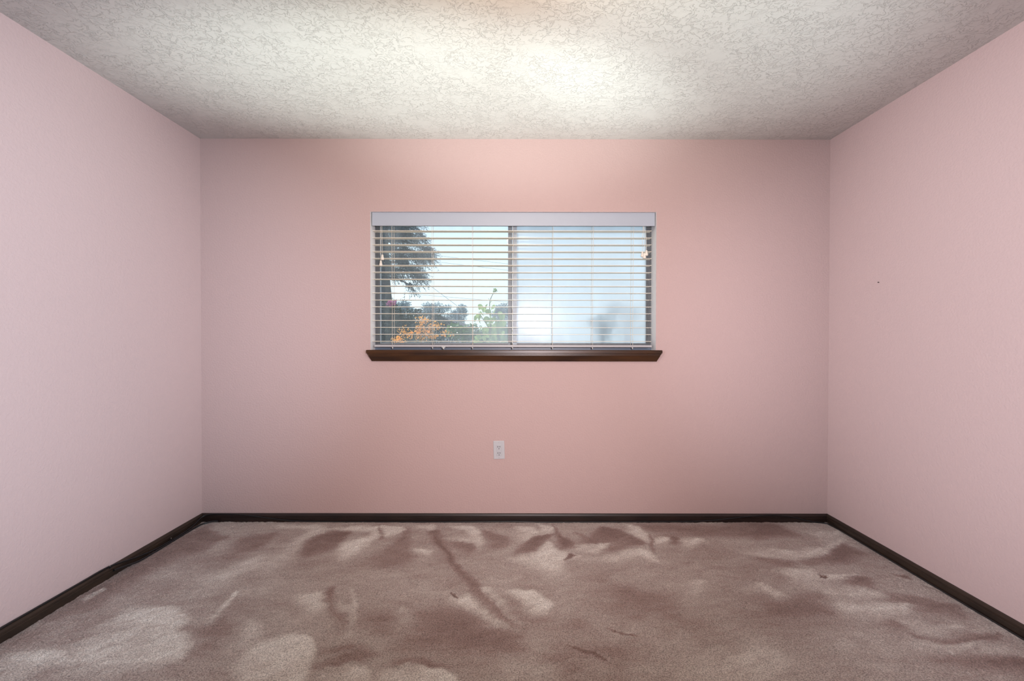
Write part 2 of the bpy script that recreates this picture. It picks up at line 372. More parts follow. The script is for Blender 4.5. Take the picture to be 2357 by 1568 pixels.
# carpet: one fine mesh, its pile brushed into paler and darker swaths
NAP_MARKS = [
    (-0.7, 0.05, [(-1.888, 2.916), (-1.692, 2.771), (-1.72, 2.617), (-1.794, 2.549), (-1.854, 2.382), (-1.828, 2.216), (-1.867, 2.142), (-1.868, 2.055), (-1.912, 2), (-1.901, 1.887), (-1.893, 1.757), (-1.899, 1.733), (-1.952, 1.781), (-1.938, 1.916), (-1.945, 2.055), (-1.973, 2.216), (-1.979, 2.427), (-1.962, 2.683)]),
    (0.9, 0.03, [(-1.651, 2.001), (-1.607, 2.039), (-1.489, 2.046), (-1.4, 2.001), (-1.352, 1.94), (-1.37, 1.894), (-1.48, 1.899), (-1.594, 1.888), (-1.659, 1.902)]),
    (0.8, 0.03, [(-1.637, 1.828), (-1.53, 1.874), (-1.366, 1.888), (-1.271, 1.847), (-1.232, 1.795), (-1.222, 1.722), (-1.316, 1.687), (-1.457, 1.687), (-1.577, 1.665), (-1.697, 1.757)]),
    (0.8, 0.03, [(-1.858, 1.71), (-1.799, 1.745), (-1.683, 1.743), (-1.639, 1.705), (-1.715, 1.648), (-1.76, 1.633)]),
    (0.8, 0.006, [(-1.932, 2.079), (-1.918, 2.201), (-1.89, 2.178), (-1.903, 2.072)]),
    (0.4, 0.04, [(-1.469, 2.073), (-1.514, 2.179), (-1.489, 2.297), (-1.447, 2.405), (-1.354, 2.525), (-1.303, 2.428), (-1.373, 2.318), (-1.396, 2.217), (-1.433, 2.09)]),
    (0.7, 0.008, [(-1.266, 1.94), (-1.29, 2.063), (-1.29, 2.194), (-1.267, 2.172), (-1.258, 2.027), (-1.244, 1.928)]),
    (0.7, 0.04, [(-1.043, 1.758), (-1.085, 1.888), (-1.09, 1.961), (-1.024, 1.875), (-1.013, 1.808)]),
    (-0.35, 0.05, [(-1.278, 1.888), (-1.208, 1.976), (-1.104, 1.861), (-1.108, 1.758), (-1.174, 1.688), (-1.198, 1.71), (-1.215, 1.782)]),
    (0.85, 0.012, [(-0.978, 1.821), (-0.889, 1.848), (-0.78, 1.834), (-0.729, 1.783), (-0.712, 1.73), (-0.703, 1.623), (-0.708, 1.593), (-0.945, 1.593), (-1.019, 1.666), (-1.01, 1.758)]),
    (-0.4, 0.03, [(-0.725, 1.783), (-0.65, 1.758), (-0.647, 1.666), (-0.69, 1.603), (-0.641, 1.593), (-0.577, 1.645), (-0.512, 1.734), (-0.635, 1.808)]),
    (0.6, 0.02, [(-0.67, 1.666), (-0.591, 1.684), (-0.516, 1.645), (-0.485, 1.593), (-0.678, 1.593)]),
    (0.7, 0.012, [(-0.47, 1.593), (-0.458, 1.655), (-0.372, 1.689), (-0.311, 1.695), (-0.212, 1.667), (-0.166, 1.593)]),
    (-0.4, 0.02, [(-0.467, 1.634), (-0.39, 1.695), (-0.306, 1.711), (-0.207, 1.684), (-0.232, 1.7), (-0.325, 1.73), (-0.438, 1.7)]),
    (0.6, 0.03, [(-1.469, 2.944), (-1.204, 2.931), (-1.15, 2.865), (-1.17, 2.754), (-1.19, 2.576), (-1.213, 2.429), (-1.234, 2.339), (-1.292, 2.428), (-1.275, 2.602), (-1.255, 2.772), (-1.257, 2.865), (-1.425, 2.91)]),
    (-0.8, 0.03, [(-1.19, 2.576), (-1.165, 2.742), (-1.098, 2.833), (-0.986, 2.853), (-0.989, 2.713), (-1.027, 2.619), (-1.12, 2.525)]),
    (0.8, 0.02, [(-1.137, 2.865), (-0.995, 2.918), (-0.829, 2.905), (-0.784, 2.803), (-0.841, 2.685), (-0.859, 2.551), (-0.9, 2.501), (-0.963, 2.576), (-0.978, 2.685), (-0.854, 2.767), (-0.835, 2.834), (-1, 2.853)]),
    (0.5, 0.02, [(-0.977, 2.696), (-0.852, 2.743), (-0.82, 2.603), (-0.868, 2.511), (-0.929, 2.535)]),
    (0.9, 0.012, [(-0.838, 2.918), (-0.687, 2.932), (-0.658, 2.866), (-0.712, 2.816), (-0.762, 2.779), (-0.788, 2.853)]),
    (-0.9, 0.012, [(-0.84, 2.925), (-0.793, 2.853), (-0.759, 2.767), (-0.779, 2.749), (-0.819, 2.853)]),
    (-0.5, 0.04, [(-0.642, 2.854), (-0.684, 2.657), (-0.756, 2.526), (-0.821, 2.406), (-0.7, 2.375), (-0.553, 2.407), (-0.51, 2.526), (-0.579, 2.686)]),
    (0.5, 0.02, [(-0.649, 2.946), (-0.469, 2.933), (-0.472, 2.867), (-0.506, 2.835)]),
    (-0.7, 0.02, [(-0.515, 2.854), (-0.434, 2.88), (-0.358, 2.62), (-0.323, 2.502), (-0.382, 2.62), (-0.44, 2.756)]),
    (0.7, 0.015, [(-0.372, 2.92), (-0.251, 2.933), (-0.186, 2.817), (-0.167, 2.687), (-0.189, 2.642), (-0.223, 2.698), (-0.347, 2.726), (-0.364, 2.756), (-0.237, 2.768), (-0.284, 2.854)]),
    (-0.5, 0.02, [(-0.346, 2.715), (-0.231, 2.698), (-0.188, 2.631), (-0.23, 2.552), (-0.309, 2.62)]),
    (-0.5, 0.03, [(-0.163, 2.836), (-0.018, 2.775), (-0.029, 2.621), (-0.125, 2.589)]),
    (0.6, 0.02, [(0.035, 2.921), (0.13, 2.901), (0.144, 2.818), (0.11, 2.745), (0.046, 2.716), (0.074, 2.818)]),
    (-0.8, 0.015, [(0.057, 2.659), (0.137, 2.769), (0.274, 2.806), (0.199, 2.739), (0.123, 2.579), (0.031, 2.537)]),
    (-0.9, 0.015, [(0.268, 2.935), (0.294, 2.793), (0.341, 2.716), (0.337, 2.622), (0.286, 2.579), (0.283, 2.734)]),
    (0.6, 0.02, [(0.187, 2.948), (0.265, 2.901), (0.279, 2.824), (0.151, 2.793)]),
    (1, 0.025, [(0.215, 2.71), (0.268, 2.589), (0.359, 2.518), (0.281, 2.455), (0.249, 2.364), (0.181, 2.333), (0.13, 2.408), (0.042, 2.503), (0.125, 2.528)]),
    (-1.5, 0.006, [(0.277, 2.474), (0.339, 2.548), (0.353, 2.528), (0.293, 2.46)]),
    (0.9, 0.02, [(0.367, 2.66), (0.572, 2.705), (0.546, 2.655), (0.452, 2.579), (0.364, 2.553)]),
    (-0.8, 0.02, [(0.412, 2.837), (0.46, 2.776), (0.564, 2.915), (0.662, 2.87), (0.723, 2.746), (0.78, 2.677), (0.575, 2.711), (0.415, 2.688)]),
    (0.7, 0.02, [(0.722, 2.949), (0.8, 2.916), (0.822, 2.776), (0.788, 2.689), (0.744, 2.746), (0.717, 2.844)]),
    (-0.6, 0.02, [(0.467, 2.6), (0.555, 2.671), (0.695, 2.706), (0.738, 2.661), (0.601, 2.601)]),
    (0.7, 0.025, [(0.385, 2.489), (0.637, 2.601), (0.767, 2.591), (0.76, 2.465), (0.683, 2.529), (0.541, 2.47)]),
    (-0.8, 0.01, [(0.833, 2.807), (0.836, 2.747), (0.772, 2.544), (0.758, 2.544)]),
    (0.8, 0.02, [(0.837, 2.759), (0.933, 2.771), (0.901, 2.689), (0.825, 2.678)]),
    (-0.6, 0.02, [(0.94, 2.783), (0.988, 2.759), (0.955, 2.678), (0.907, 2.678)]),
    (0.7, 0.025, [(0.989, 2.747), (1.133, 2.747), (1.071, 2.689), (0.997, 2.618), (0.97, 2.678)]),
    (-0.7, 0.04, [(0.828, 2.936), (1.674, 2.959), (1.707, 2.809), (1.466, 2.748), (1.152, 2.796), (0.853, 2.838)]),
    (0.8, 0.025, [(1.286, 2.592), (1.6, 2.592), (1.757, 2.646), (1.901, 2.72), (1.863, 2.658), (1.721, 2.556), (1.541, 2.496), (1.384, 2.505)]),
    (0.4, 0.03, [(1.764, 2.86), (1.991, 2.841), (1.974, 2.761), (1.907, 2.72), (1.799, 2.749)]),
    (-0.9, 0.03, [(1.894, 2.703), (1.924, 2.557), (1.753, 2.434), (1.531, 2.425), (1.532, 2.481), (1.711, 2.541)]),
    (-0.6, 0.03, [(1.337, 2.505), (1.485, 2.472), (1.44, 2.397), (1.322, 2.443)]),
    (0.9, 0.03, [(1.371, 2.37), (1.53, 2.38), (1.535, 2.311), (1.697, 2.311), (1.508, 2.253), (1.441, 2.222), (1.397, 2.261)]),
    (-2, 0.006, [(1.541, 2.319), (1.569, 2.306), (1.545, 2.278), (1.528, 2.29)]),
    (-0.9, 0.02, [(1.667, 2.294), (1.753, 2.286), (1.696, 2.23), (1.636, 2.242)]),
    (-1.2, 0.01, [(1.915, 2.332), (1.959, 2.316), (1.954, 2.287), (1.924, 2.299)]),
    (0.6, 0.03, [(1.498, 2.199), (1.652, 2.207), (1.712, 2.14), (1.591, 2.126), (1.471, 2.147)]),
    (1, 0.03, [(1.407, 2.087), (1.601, 2.071), (1.753, 2.077), (1.706, 2.021), (1.569, 1.996), (1.426, 2.011)]),
    (-0.8, 0.035, [(1.706, 2.133), (1.833, 2.13), (1.982, 2.078), (1.914, 1.996), (1.773, 2.038), (1.759, 2.078)]),
    (0.8, 0.03, [(1.186, 2.241), (1.274, 2.136), (1.208, 2.115), (1.18, 2.187)]),
    (-0.5, 0.06, [(1.108, 2.111), (1.442, 2.154), (1.364, 1.996), (1.182, 1.911), (1.103, 1.995)]),
    (0.5, 0.03, [(1.641, 1.944), (1.825, 1.912), (1.692, 1.873), (1.599, 1.864)]),
    (-0.8, 0.015, [(1.594, 1.843), (1.727, 1.827), (1.906, 1.843), (1.986, 1.873), (1.974, 1.857), (1.887, 1.819), (1.708, 1.806), (1.58, 1.824)]),
    (0.6, 0.02, [(1.561, 1.816), (1.678, 1.801), (1.848, 1.811), (1.706, 1.786), (1.551, 1.781)]),
    (-0.9, 0.03, [(1.57, 1.737), (1.717, 1.714), (1.881, 1.707), (1.902, 1.664), (1.663, 1.691)]),
    (-0.4, 0.03, [(1.593, 1.956), (1.61, 1.906), (1.553, 1.816), (1.501, 1.864)]),
    (0.4, 0.03, [(1.751, 1.799), (1.867, 1.781), (1.916, 1.749), (1.757, 1.737)]),
    (0.7, 0.02, [(-0.971, 2.143), (-0.867, 2.173), (-0.808, 2.024), (-0.86, 1.992), (-0.922, 2.057)]),
    (-0.7, 0.02, [(-0.847, 2.21), (-0.829, 2.218), (-0.809, 2.125), (-0.769, 2.04), (-0.712, 1.977), (-0.681, 1.941), (-0.712, 1.953), (-0.78, 2.024), (-0.831, 2.125)]),
    (0.6, 0.012, [(-0.756, 2.203), (-0.691, 2.091), (-0.658, 1.993), (-0.643, 1.861), (-0.648, 1.848), (-0.674, 1.983), (-0.704, 2.091)]),
    (0.4, 0.03, [(-0.756, 2.074), (-0.706, 2.04), (-0.704, 2.008), (-0.738, 2.024)]),
    (0.6, 0.02, [(-0.553, 2.62), (-0.438, 2.588), (-0.436, 2.536), (-0.525, 2.567)]),
    (-0.7, 0.012, [(-0.438, 2.786), (-0.327, 2.492), (-0.26, 2.35), (-0.144, 2.134), (0.013, 1.89), (0.031, 1.901), (-0.11, 2.159), (-0.236, 2.372), (-0.312, 2.502)]),
    (1, 0.02, [(-0.27, 2.123), (-0.191, 2.144), (-0.175, 2.092), (-0.048, 1.942), (0.02, 1.89), (-0.075, 1.933), (-0.193, 2.041), (-0.271, 2.081)]),
    (0.6, 0.02, [(-0.153, 2.2), (-0.111, 2.212), (-0.024, 2.035), (0.026, 1.933), (-0.04, 2.006), (-0.106, 2.112)]),
    (-2, 0.006, [(-0.29, 2.166), (-0.266, 2.151), (-0.252, 2.119), (-0.272, 2.133)]),
    (1, 0.02, [(-0.014, 2.167), (0.084, 2.189), (0.178, 2.092), (0.144, 2.025), (0.1, 2.016), (0.063, 2.092)]),
    (-0.45, 0.06, [(-0.385, 2.002), (-0.181, 2.009), (0.023, 1.849), (0.006, 1.735), (-0.271, 1.747), (-0.41, 1.783)]),
    (-0.3, 0.05, [(-0.649, 2.041), (-0.458, 1.993), (-0.487, 1.889), (-0.605, 1.848)]),
    (0.3, 0.03, [(-0.482, 2.057), (-0.408, 1.977), (-0.443, 1.889), (-0.485, 1.918)]),
    (-0.4, 0.07, [(0.509, 2.201), (0.716, 2.146), (0.711, 1.964), (0.354, 1.963)]),
    (0.6, 0.03, [(0.816, 2.229), (0.947, 2.268), (0.868, 2.161)]),
    (0.35, 0.05, [(0.739, 1.748), (0.915, 1.772), (1.003, 1.724), (0.869, 1.594), (0.63, 1.594)]),
    (-1, 0.006, [(0.215, 1.794), (0.284, 1.755), (0.354, 1.714), (0.349, 1.705), (0.279, 1.743)]),
    (-1, 0.006, [(0.374, 1.905), (0.464, 1.868), (0.489, 1.849), (0.456, 1.857)]),
    (-0.3, 0.06, [(0.208, 1.809), (0.455, 1.784), (0.41, 1.667), (0.177, 1.667)]),
    (0.3, 0.06, [(-0.044, 1.759), (0.147, 1.689), (0.124, 1.594), (-0.069, 1.593)]),
    (-0.5, 0.03, [(-1.572, 2.741), (-1.414, 2.833), (-1.41, 2.628), (-1.483, 2.428), (-1.558, 2.475)]),
]

def carpet_floor():
    xs = np.linspace(XL, XR, 803)
    ys = np.concatenate([np.arange(YR, 1.42, 0.06), np.arange(1.42, YB - 0.002, 0.005), [YB]])
    X, Y = np.meshgrid(xs, ys); nx, ny = len(xs), len(ys)
    def vnoise(X, Y, s, seed):
        r = np.random.default_rng(seed); G = r.random((256, 256))
        u = X*s + 50; v = Y*s + 50; iu = np.floor(u).astype(int); iv = np.floor(v).astype(int)
        fu = u-iu; fv = v-iv; fu = fu*fu*(3-2*fu); fv = fv*fv*(3-2*fv)
        a = G[iv % 256, iu % 256]; b = G[iv % 256, (iu+1) % 256]; c = G[(iv+1) % 256, iu % 256]; d = G[(iv+1) % 256, (iu+1) % 256]
        return (a*(1-fu)+b*fu)*(1-fv)+(c*(1-fu)+d*fu)*fv - 0.5
    WX = X + 0.040*vnoise(X, Y, 7, 1) + 0.014*vnoise(X, Y, 32, 2) + 0.009*vnoise(X, Y, 130, 3)
    WY = Y + 0.040*vnoise(X, Y, 7, 4) + 0.014*vnoise(X, Y, 32, 5) + 0.009*vnoise(X, Y, 130, 6)
    # broad strokes of the brush: low noise drawn out sideways
    nap = 0.10*vnoise(WX, WY, 3.0, 8) + 0.13*vnoise(WX+0.4*WY, WY*1.3, 6, 9) + 0.10*vnoise(WX-0.5*WY, WY*1.6, 13, 10) + 0.09*vnoise(WX*0.8, WY*3, 22, 12)
    tot = np.zeros_like(X)
    for val, soft, poly in NAP_MARKS:
        P = np.array(poly); lo = P.min(0)-3*soft-0.03; hi = P.max(0)+3*soft+0.03
        c0, c1 = np.searchsorted(xs, [lo[0], hi[0]]); r0, r1 = np.searchsorted(ys, [lo[1], hi[1]])
        if c1 <= c0 or r1 <= r0: continue
        px = WX[r0:r1, c0:c1]; py = WY[r0:r1, c0:c1]
        dist = np.full(px.shape, 1e9); inside = np.zeros(px.shape, bool)
        for i in range(len(P)):
            a = P[i]; b = P[(i+1) % len(P)]; e = b-a
            t = np.clip(((px-a[0])*e[0]+(py-a[1])*e[1])/(e@e+1e-12), 0, 1)
            dist = np.minimum(dist, np.hypot(px-a[0]-t*e[0], py-a[1]-t*e[1]))
            cond = ((a[1] > py) != (b[1] > py))
            xi = a[0] + (py-a[1])*e[0]/(e[1] if abs(e[1]) > 1e-9 else 1e-9)
            inside ^= cond & (px < xi)
        sd = np.where(inside, dist, -dist)
        # the far, right-hand side of a stroke stays crisp, the side where the brush came from fades out
        ux, uy = 0.55, 0.83; c = P.mean(0); pr = (P[:, 0]-c[0])*ux + (P[:, 1]-c[1])*uy
        tt = np.clip(((px-c[0])*ux + (py-c[1])*uy - pr.min())/(np.ptp(pr)+1e-6), 0, 1)
        big = min(1.0, np.ptp(pr)/0.12)
        sf = soft*(1 + 1.6*big*(1-tt))
        w = np.clip(0.5+sd/(2*sf), 0, 1); w = w*w*(3-2*w)
        w = w*(1 - 0.5*big*(1-tt)**1.3)
        tot[r0:r1, c0:c1] += val*w
    streak = vnoise(0.8*WX+0.6*WY, 3.2*(0.8*WY-0.6*WX), 14, 31) + 0.7*vnoise(0.9*WX+0.4*WY, 4*(0.9*WY-0.4*WX), 34, 32)
    tot = np.tanh(tot*(1.3+0.8*streak)) + 0.10*streak
    val = np.clip(0.45 + nap*1.05 + 0.56*tot, 0.0, 1.0)
    Z = 0.003*vnoise(X, Y, 22, 20) + 0.0035*vnoise(X, Y, 75, 21) + 0.003*vnoise(X, Y, 170, 22) - 0.010*np.clip(-tot-0.86, 0, 1)/0.12
    Z = np.where(Y < 1.4, 0, Z); Z = np.where(Y >= YB-0.0021, 0, Z)
    co = np.stack([X, Y, Z], -1).reshape(-1, 3).astype(np.float32)
    i = np.arange(nx*ny).reshape(ny, nx)
    F = np.stack([i[:-1, :-1], i[:-1, 1:], i[1:, 1:], i[1:, :-1]], -1).reshape(-1, 4)
    me = bpy.data.meshes.new('floor')
    me.vertices.add(len(co)); me.vertices.foreach_set('co', co.ravel())
    me.loops.add(F.size); me.loops.foreach_set('vertex_index', F.ravel().astype(np.int32))
    me.polygons.add(len(F)); me.polygons.foreach_set('loop_start', np.arange(0, F.size, 4, dtype=np.int32))
    me.polygons.foreach_set('use_smooth', np.ones(len(F), bool))
    me.update(); me.validate()
    a = me.attributes.new('nap', 'FLOAT', 'POINT'); a.data.foreach_set('value', val.ravel().astype(np.float32))
    me.materials.append(M['carpet'])
    o = bpy.data.objects.new('floor', me); COL.objects.link(o)
    return tag(o, 'mauve-beige plush carpet with brushed swaths and dents', 'carpet', kind='structure')
carpet_floor()
tag(Geo().box(XL-TH, XR+TH, YR-TH, YB+0.2, -0.12, -0.02).build('trim_1', M['soil']), 'subfloor slab under the carpet', 'slab', kind='structure')

# baseboards: a moulded profile (distance from the wall, height), mitred in the corners
BP = [(0, -0.012), (0.0125, -0.012), (0.0125, 0.028), (0.0105, 0.0295), (0.0105, 0.0310), (0.0118, 0.0322), (0.0110, 0.040), (0.0070, 0.048), (0.0035, 0.0515), (0, 0.052)]
tag(Geo().prism([(XL+d, YB-d, z) for d, z in BP], [(XR-d, YB-d, z) for d, z in BP]).build('baseboard_back', M['base_x']), 'dark brown moulded baseboard under the window wall', 'baseboard', kind='structure')
tag(Geo().prism([(XL+d, YB-d, z) for d, z in BP], [(XL+d, YR, z) for d, z in BP]).build('baseboard_left', M['base_y']), 'dark brown moulded baseboard along the left wall', 'baseboard', kind='structure')
tag(Geo().prism([(XR-d, YB-d, z) for d, z in BP], [(XR-d, YR, z) for d, z in BP]).build('baseboard_right', M['base_y']), 'dark brown moulded baseboard along the right wall', 'baseboard', kind='structure')

# ------------------------------------------------------------------ window: bronze horizontal slider
Y0 = 3.105
def xat(px, y): return at(px, 700, y).x
def ribs(g, x0, x1, y, z0, z1, n, depth=0.004, gap=0.35):
    """an extrusion with n vertical ribs standing proud of its face"""
    w = (x1-x0)/n
    g.box(x0, x1, y+depth, y+0.034, z0, z1)
    for i in range(n):
        g.box(x0+w*(i+gap/2), x0+w*(i+1-gap/2), y, y+depth+0.001, z0, z1)
zt, zb = WZ1, at(1180, 799, Y0).z
g = Geo()
ribs(g, WX0, xat(873.5, Y0), Y0, zb, zt, 4)                 # left jamb
ribs(g, xat(1487.5, Y0), WX1, Y0, zb, zt, 4)                # right jamb
g.box(xat(873.5, Y0), xat(1487.5, Y0), Y0, Y0+0.034, zt-0.045, zt)      # head
win = g.build('window_1', M['bronze'])
tag(win, 'bronze aluminium sliding window behind the blind', 'window', kind='structure')
g = Geo(); g.box(WX0, WX1, Y0-0.002, Y0+0.06, WZ0+0.003, at(1180, 796.5, Y0).z)
for k in range(3): g.box(WX0+0.001, WX1-0.001, Y0-0.004+0.018*k, Y0+0.003+0.018*k, WZ0+0.02, at(1180, 794.5, Y0).z)
g.build('sill_track', M['track'], win)
g = Geo(); ribs(g, xat(1169.3, Y0-0.006), xat(1178.8, Y0-0.006), Y0-0.006, zb, zt-0.03, 3, 0.006, 0.5); g.build('fixed_stile', M['stile'], win)
g = Geo(); ribs(g, xat(1179.4, Y0-0.012), xat(1189.6, Y0-0.012), Y0-0.012, zb, zt-0.03, 4, 0.006, 0.42); g.build('sliding_stile', M['bronze_lit'], win)
g = Geo(); g.box(xat(1173, Y0), xat(1487.5, Y0), Y0+0.0, Y0+0.02, at(1180, 797, Y0).z, at(1180, 790.0, Y0).z); g.build('sash_bottom_rail', M['bronze'], win)
g = Geo(); g.box(xat(874, Y0), xat(1169, Y0), Y0+0.012, Y0+0.034, at(1000, 798, Y0+0.01).z, at(1000, 791.0, Y0+0.01).z); g.build('sash_bottom_rail', M['bronze'], win)
g = Geo(); g.box(xat(873.6, Y0+0.02), xat(876.8, Y0+0.02), Y0+0.014, Y0+0.03, zb, zt-0.04); g.box(xat(874, Y0+0.02), xat(1169, Y0+0.02), Y0+0.016, Y0+0.03, at(1000, 791, Y0+0.02).z, at(1000, 789, Y0+0.02).z)
g.build('glazing_bead', M['gasket'], win)
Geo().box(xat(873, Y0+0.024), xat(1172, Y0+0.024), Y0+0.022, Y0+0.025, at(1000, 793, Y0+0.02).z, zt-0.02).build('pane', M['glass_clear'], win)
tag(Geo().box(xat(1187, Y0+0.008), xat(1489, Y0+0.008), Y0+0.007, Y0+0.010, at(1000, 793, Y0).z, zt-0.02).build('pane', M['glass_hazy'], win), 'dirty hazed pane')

# the stool and its apron moulding, one varnished length with mitred returns
SP = [(0.0, 1.029), (0.013, 1.029), (0.0145, 1.034), (0.030, 1.066), (0.030, 1.070), (0.0345, 1.073), (0.0345, 1.0795), (0.040, 1.0825), (0.040, 1.0985), (0.0375, 1.1015), (0.0, 1.1015)]
xl0, xr0 = at(855.5, 832, 2.987).x, at(1512, 830, 2.987).x
g = Geo(); sp = SP[:-1]
A = [(xl0-(d-0.013), YB-d, z) for d, z in SP]; B = [(xr0+(d-0.013), YB-d, z) for d, z in SP]
g.prism(A, B)
sill = g.build('window_sill', M['sill'])
tag(sill, 'dark varnished wooden window sill with moulded apron under the blind', 'sill', kind='structure')
Geo().box(WX0, WX1, YB+0.0005, Y0-0.0045, WZ0+0.001, 1.0985).build('stool_board', M['sill'], sill)

# ------------------------------------------------------------------ venetian blind
YF, YK = 3.033, 3.086         # front and back edge of the slats
bl = empty('venetian_blind', (0, 3.06, 1.10), 'cream venetian blind with open level slats hanging in the window', 'blind')
def part(g, name, m, **k): return child(g.build(name, m, **k), bl)
vx0, vx1 = at(856.0, 505, 3.012).x, at(1507.6, 505, 3.012).x
part(Geo().box(vx0, vx1, 3.012, 3.021, at(1180, 520, 3.012).z, at(1180, 489.3, 3.012).z), 'valance', M['valance'], bevel=0.002)
part(Geo().box(-0.890, 0.905, 3.024, 3.090, at(1180, 516, 3.024).z, WZ1-0.004), 'headrail', M['rail'])
sx0, sx1 = -0.8985, 0.9035
g = Geo(); n = 7
prof = [(YF + (YK-YF)*i/(n-1), 0.0016*math.cos((i/(n-1)-0.5)*math.pi)) for i in range(n)]
ring = [(y, z+0.0013) for y, z in prof] + [(y, z-0.0013) for y, z in reversed(prof)]
g.prism([(sx0, y-3.06, z) for y, z in ring], [(sx1, y-3.06, z) for y, z in ring])
slat0 = g.build('slat', M['slat'], smooth=True); slat0.parent = bl
slat_z = [at(1180, 533.4 + 15.79*i, 3.06).z for i in range(17)]
for i, z in enumerate(slat_z):
    s = slat0 if i == 0 else dup(slat0, bl)
    s.location = (0, 0, z - 1.10); s.rotation_euler = (math.radians(random.uniform(-0.8, 0.8)), math.radians(random.uniform(-0.05, 0.05)), 0)
rz0, rz1 = at(1180, 799.6, 3.033).z, at(1180, 794.2, 3.033).z
part(Geo().box(at(861, 796, YF).x, at(1501, 796, YF).x, YF, YK, rz0, rz1), 'bottom_rail', M['rail'], bevel=0.003)
ztop = at(1180, 517, 3.03).z
for k in range(7):
    px = 905.3 + 91.5*k
    x = at(px, 650, 3.06).x
    g = Geo()
    kink = random.uniform(-0.004, 0.004) if k in (1, 5) else 0
    for y in (YF-0.0022, YK+0.0022):
        g.tube([(x+0.002*math.copysign(1, k-3), y, ztop), (x, y, 1.40), (x, y, 1.22), (x+kink, y, 1.17), (x-kink*0.4, y, rz1-0.001)], 0.0011, 6)
    for z in slat_z:
        g.tube([(x, YF-0.0022, z-0.0036), (x, YK+0.0022, z-0.0036)], 0.0005, 4)
    part(g, 'ladder_cord', M['cord'])
    part(Geo().lathe((x, YF+0.006, rz0), [(0.001, -0.0105), (0.004, -0.009), (0.0045, -0.004), (0.003, 0.0)], 10), 'cord_button', M['clear'])
# a broken hold-down bracket on the bottom rail
bx = at(1021, 801, YF).x
part(Geo().box(bx-0.012, bx+0.012, YF-0.004, YF+0.004, rz0-0.002, rz0+0.006).box(bx-0.005, bx+0.006, YF-0.006, YF+0.002, rz0-0.012, rz0-0.001), 'hold_down_bracket', M['clear'])
TP = [(0.0035, 0.0), (0.0060, -0.003), (0.0062, -0.010), (0.0075, -0.016), (0.0098, -0.024), (0.0100, -0.031), (0.0070, -0.034)]
def pull(px_top, px, py, tilt=0.0):
    p = at(px, py, 3.020); q = at(px_top, 518, 3.022)
    part(Geo().tube(smoothpath([q, q+Vector((0, -0.002, -0.03)), (p+q)/2 + Vector((tilt, -0.004, 0)), p], 4), 0.0010, 6), 'pull_cord', M['cord'])
    part(Geo().lathe(p + Vector((0, 0, 0.001)), [(r*1.05, h*1.05) for r, h in TP], 14), 'tassel', M['tassel'], smooth=True)
pull(876.5, 876.6, 600.5); pull(879.4, 880.3, 586.5)
pull(1480.0, 1478.6, 579.5, -0.003); pull(1481.4, 1483.4, 583.0, 0.003); pull(1484.6, 1488.0, 576.5, 0.002)

# ------------------------------------------------------------------ wall outlet
oc = at(1148.6, 1035.6, YB)
out = empty('wall_outlet', oc, 'white duplex wall outlet, slightly tilted, on the pink wall below the window', 'outlet')
out.rotation_euler = (0, math.radians(-1.6), 0)
Geo().box(-0.0355, 0.0355, -0.006, 0, -0.0585, 0.0585).build('cover_plate', M['plate'], out, bevel=0.004)
rec = Geo().box(-0.0168, 0.0168, -0.0085, -0.004, -0.0365, 0.0335).build('receptacle', M['recept'], out, bevel=0.0015)
for zc in (0.0212, -0.0186):
    Geo().box(-0.0081, -0.0049, -0.0089, -0.0079, zc-0.0048, zc+0.0048).build('blade_slot', M['dark'], rec)
    Geo().box(0.0042, 0.0074, -0.0089, -0.0079, zc-0.0040, zc+0.0040).build('blade_slot', M['dark'], rec)
    Geo().lathe((0, -0.0084, zc-0.0125), [(0.0027, -0.0006), (0.0027, 0.0004)], 12, 'Y').build('ground_hole', M['dark'], rec)
for zc in (0.0475, -0.0475):
    Geo().lathe((0, -0.0066, zc), [(0.0030, -0.0005), (0.0034, 0.0006)], 12, 'Y').build('screw', M['screw'], out)

# a small black nail in the right wall
nz = at(2024, 650, 2.59).z
g = Geo(); g.lathe((0, 0, 0), [(0.0008, 0.0), (0.0008, 0.006), (0.0032, 0.0065), (0.0026, 0.0085)], 10)
nl = g.build('wall_nail', M['iron']); nl.location = (XR, 2.59, nz); nl.rotation_euler = (0, math.radians(-90), 0)
tag(nl, 'small black nail left in the bare pink right wall', 'nail')

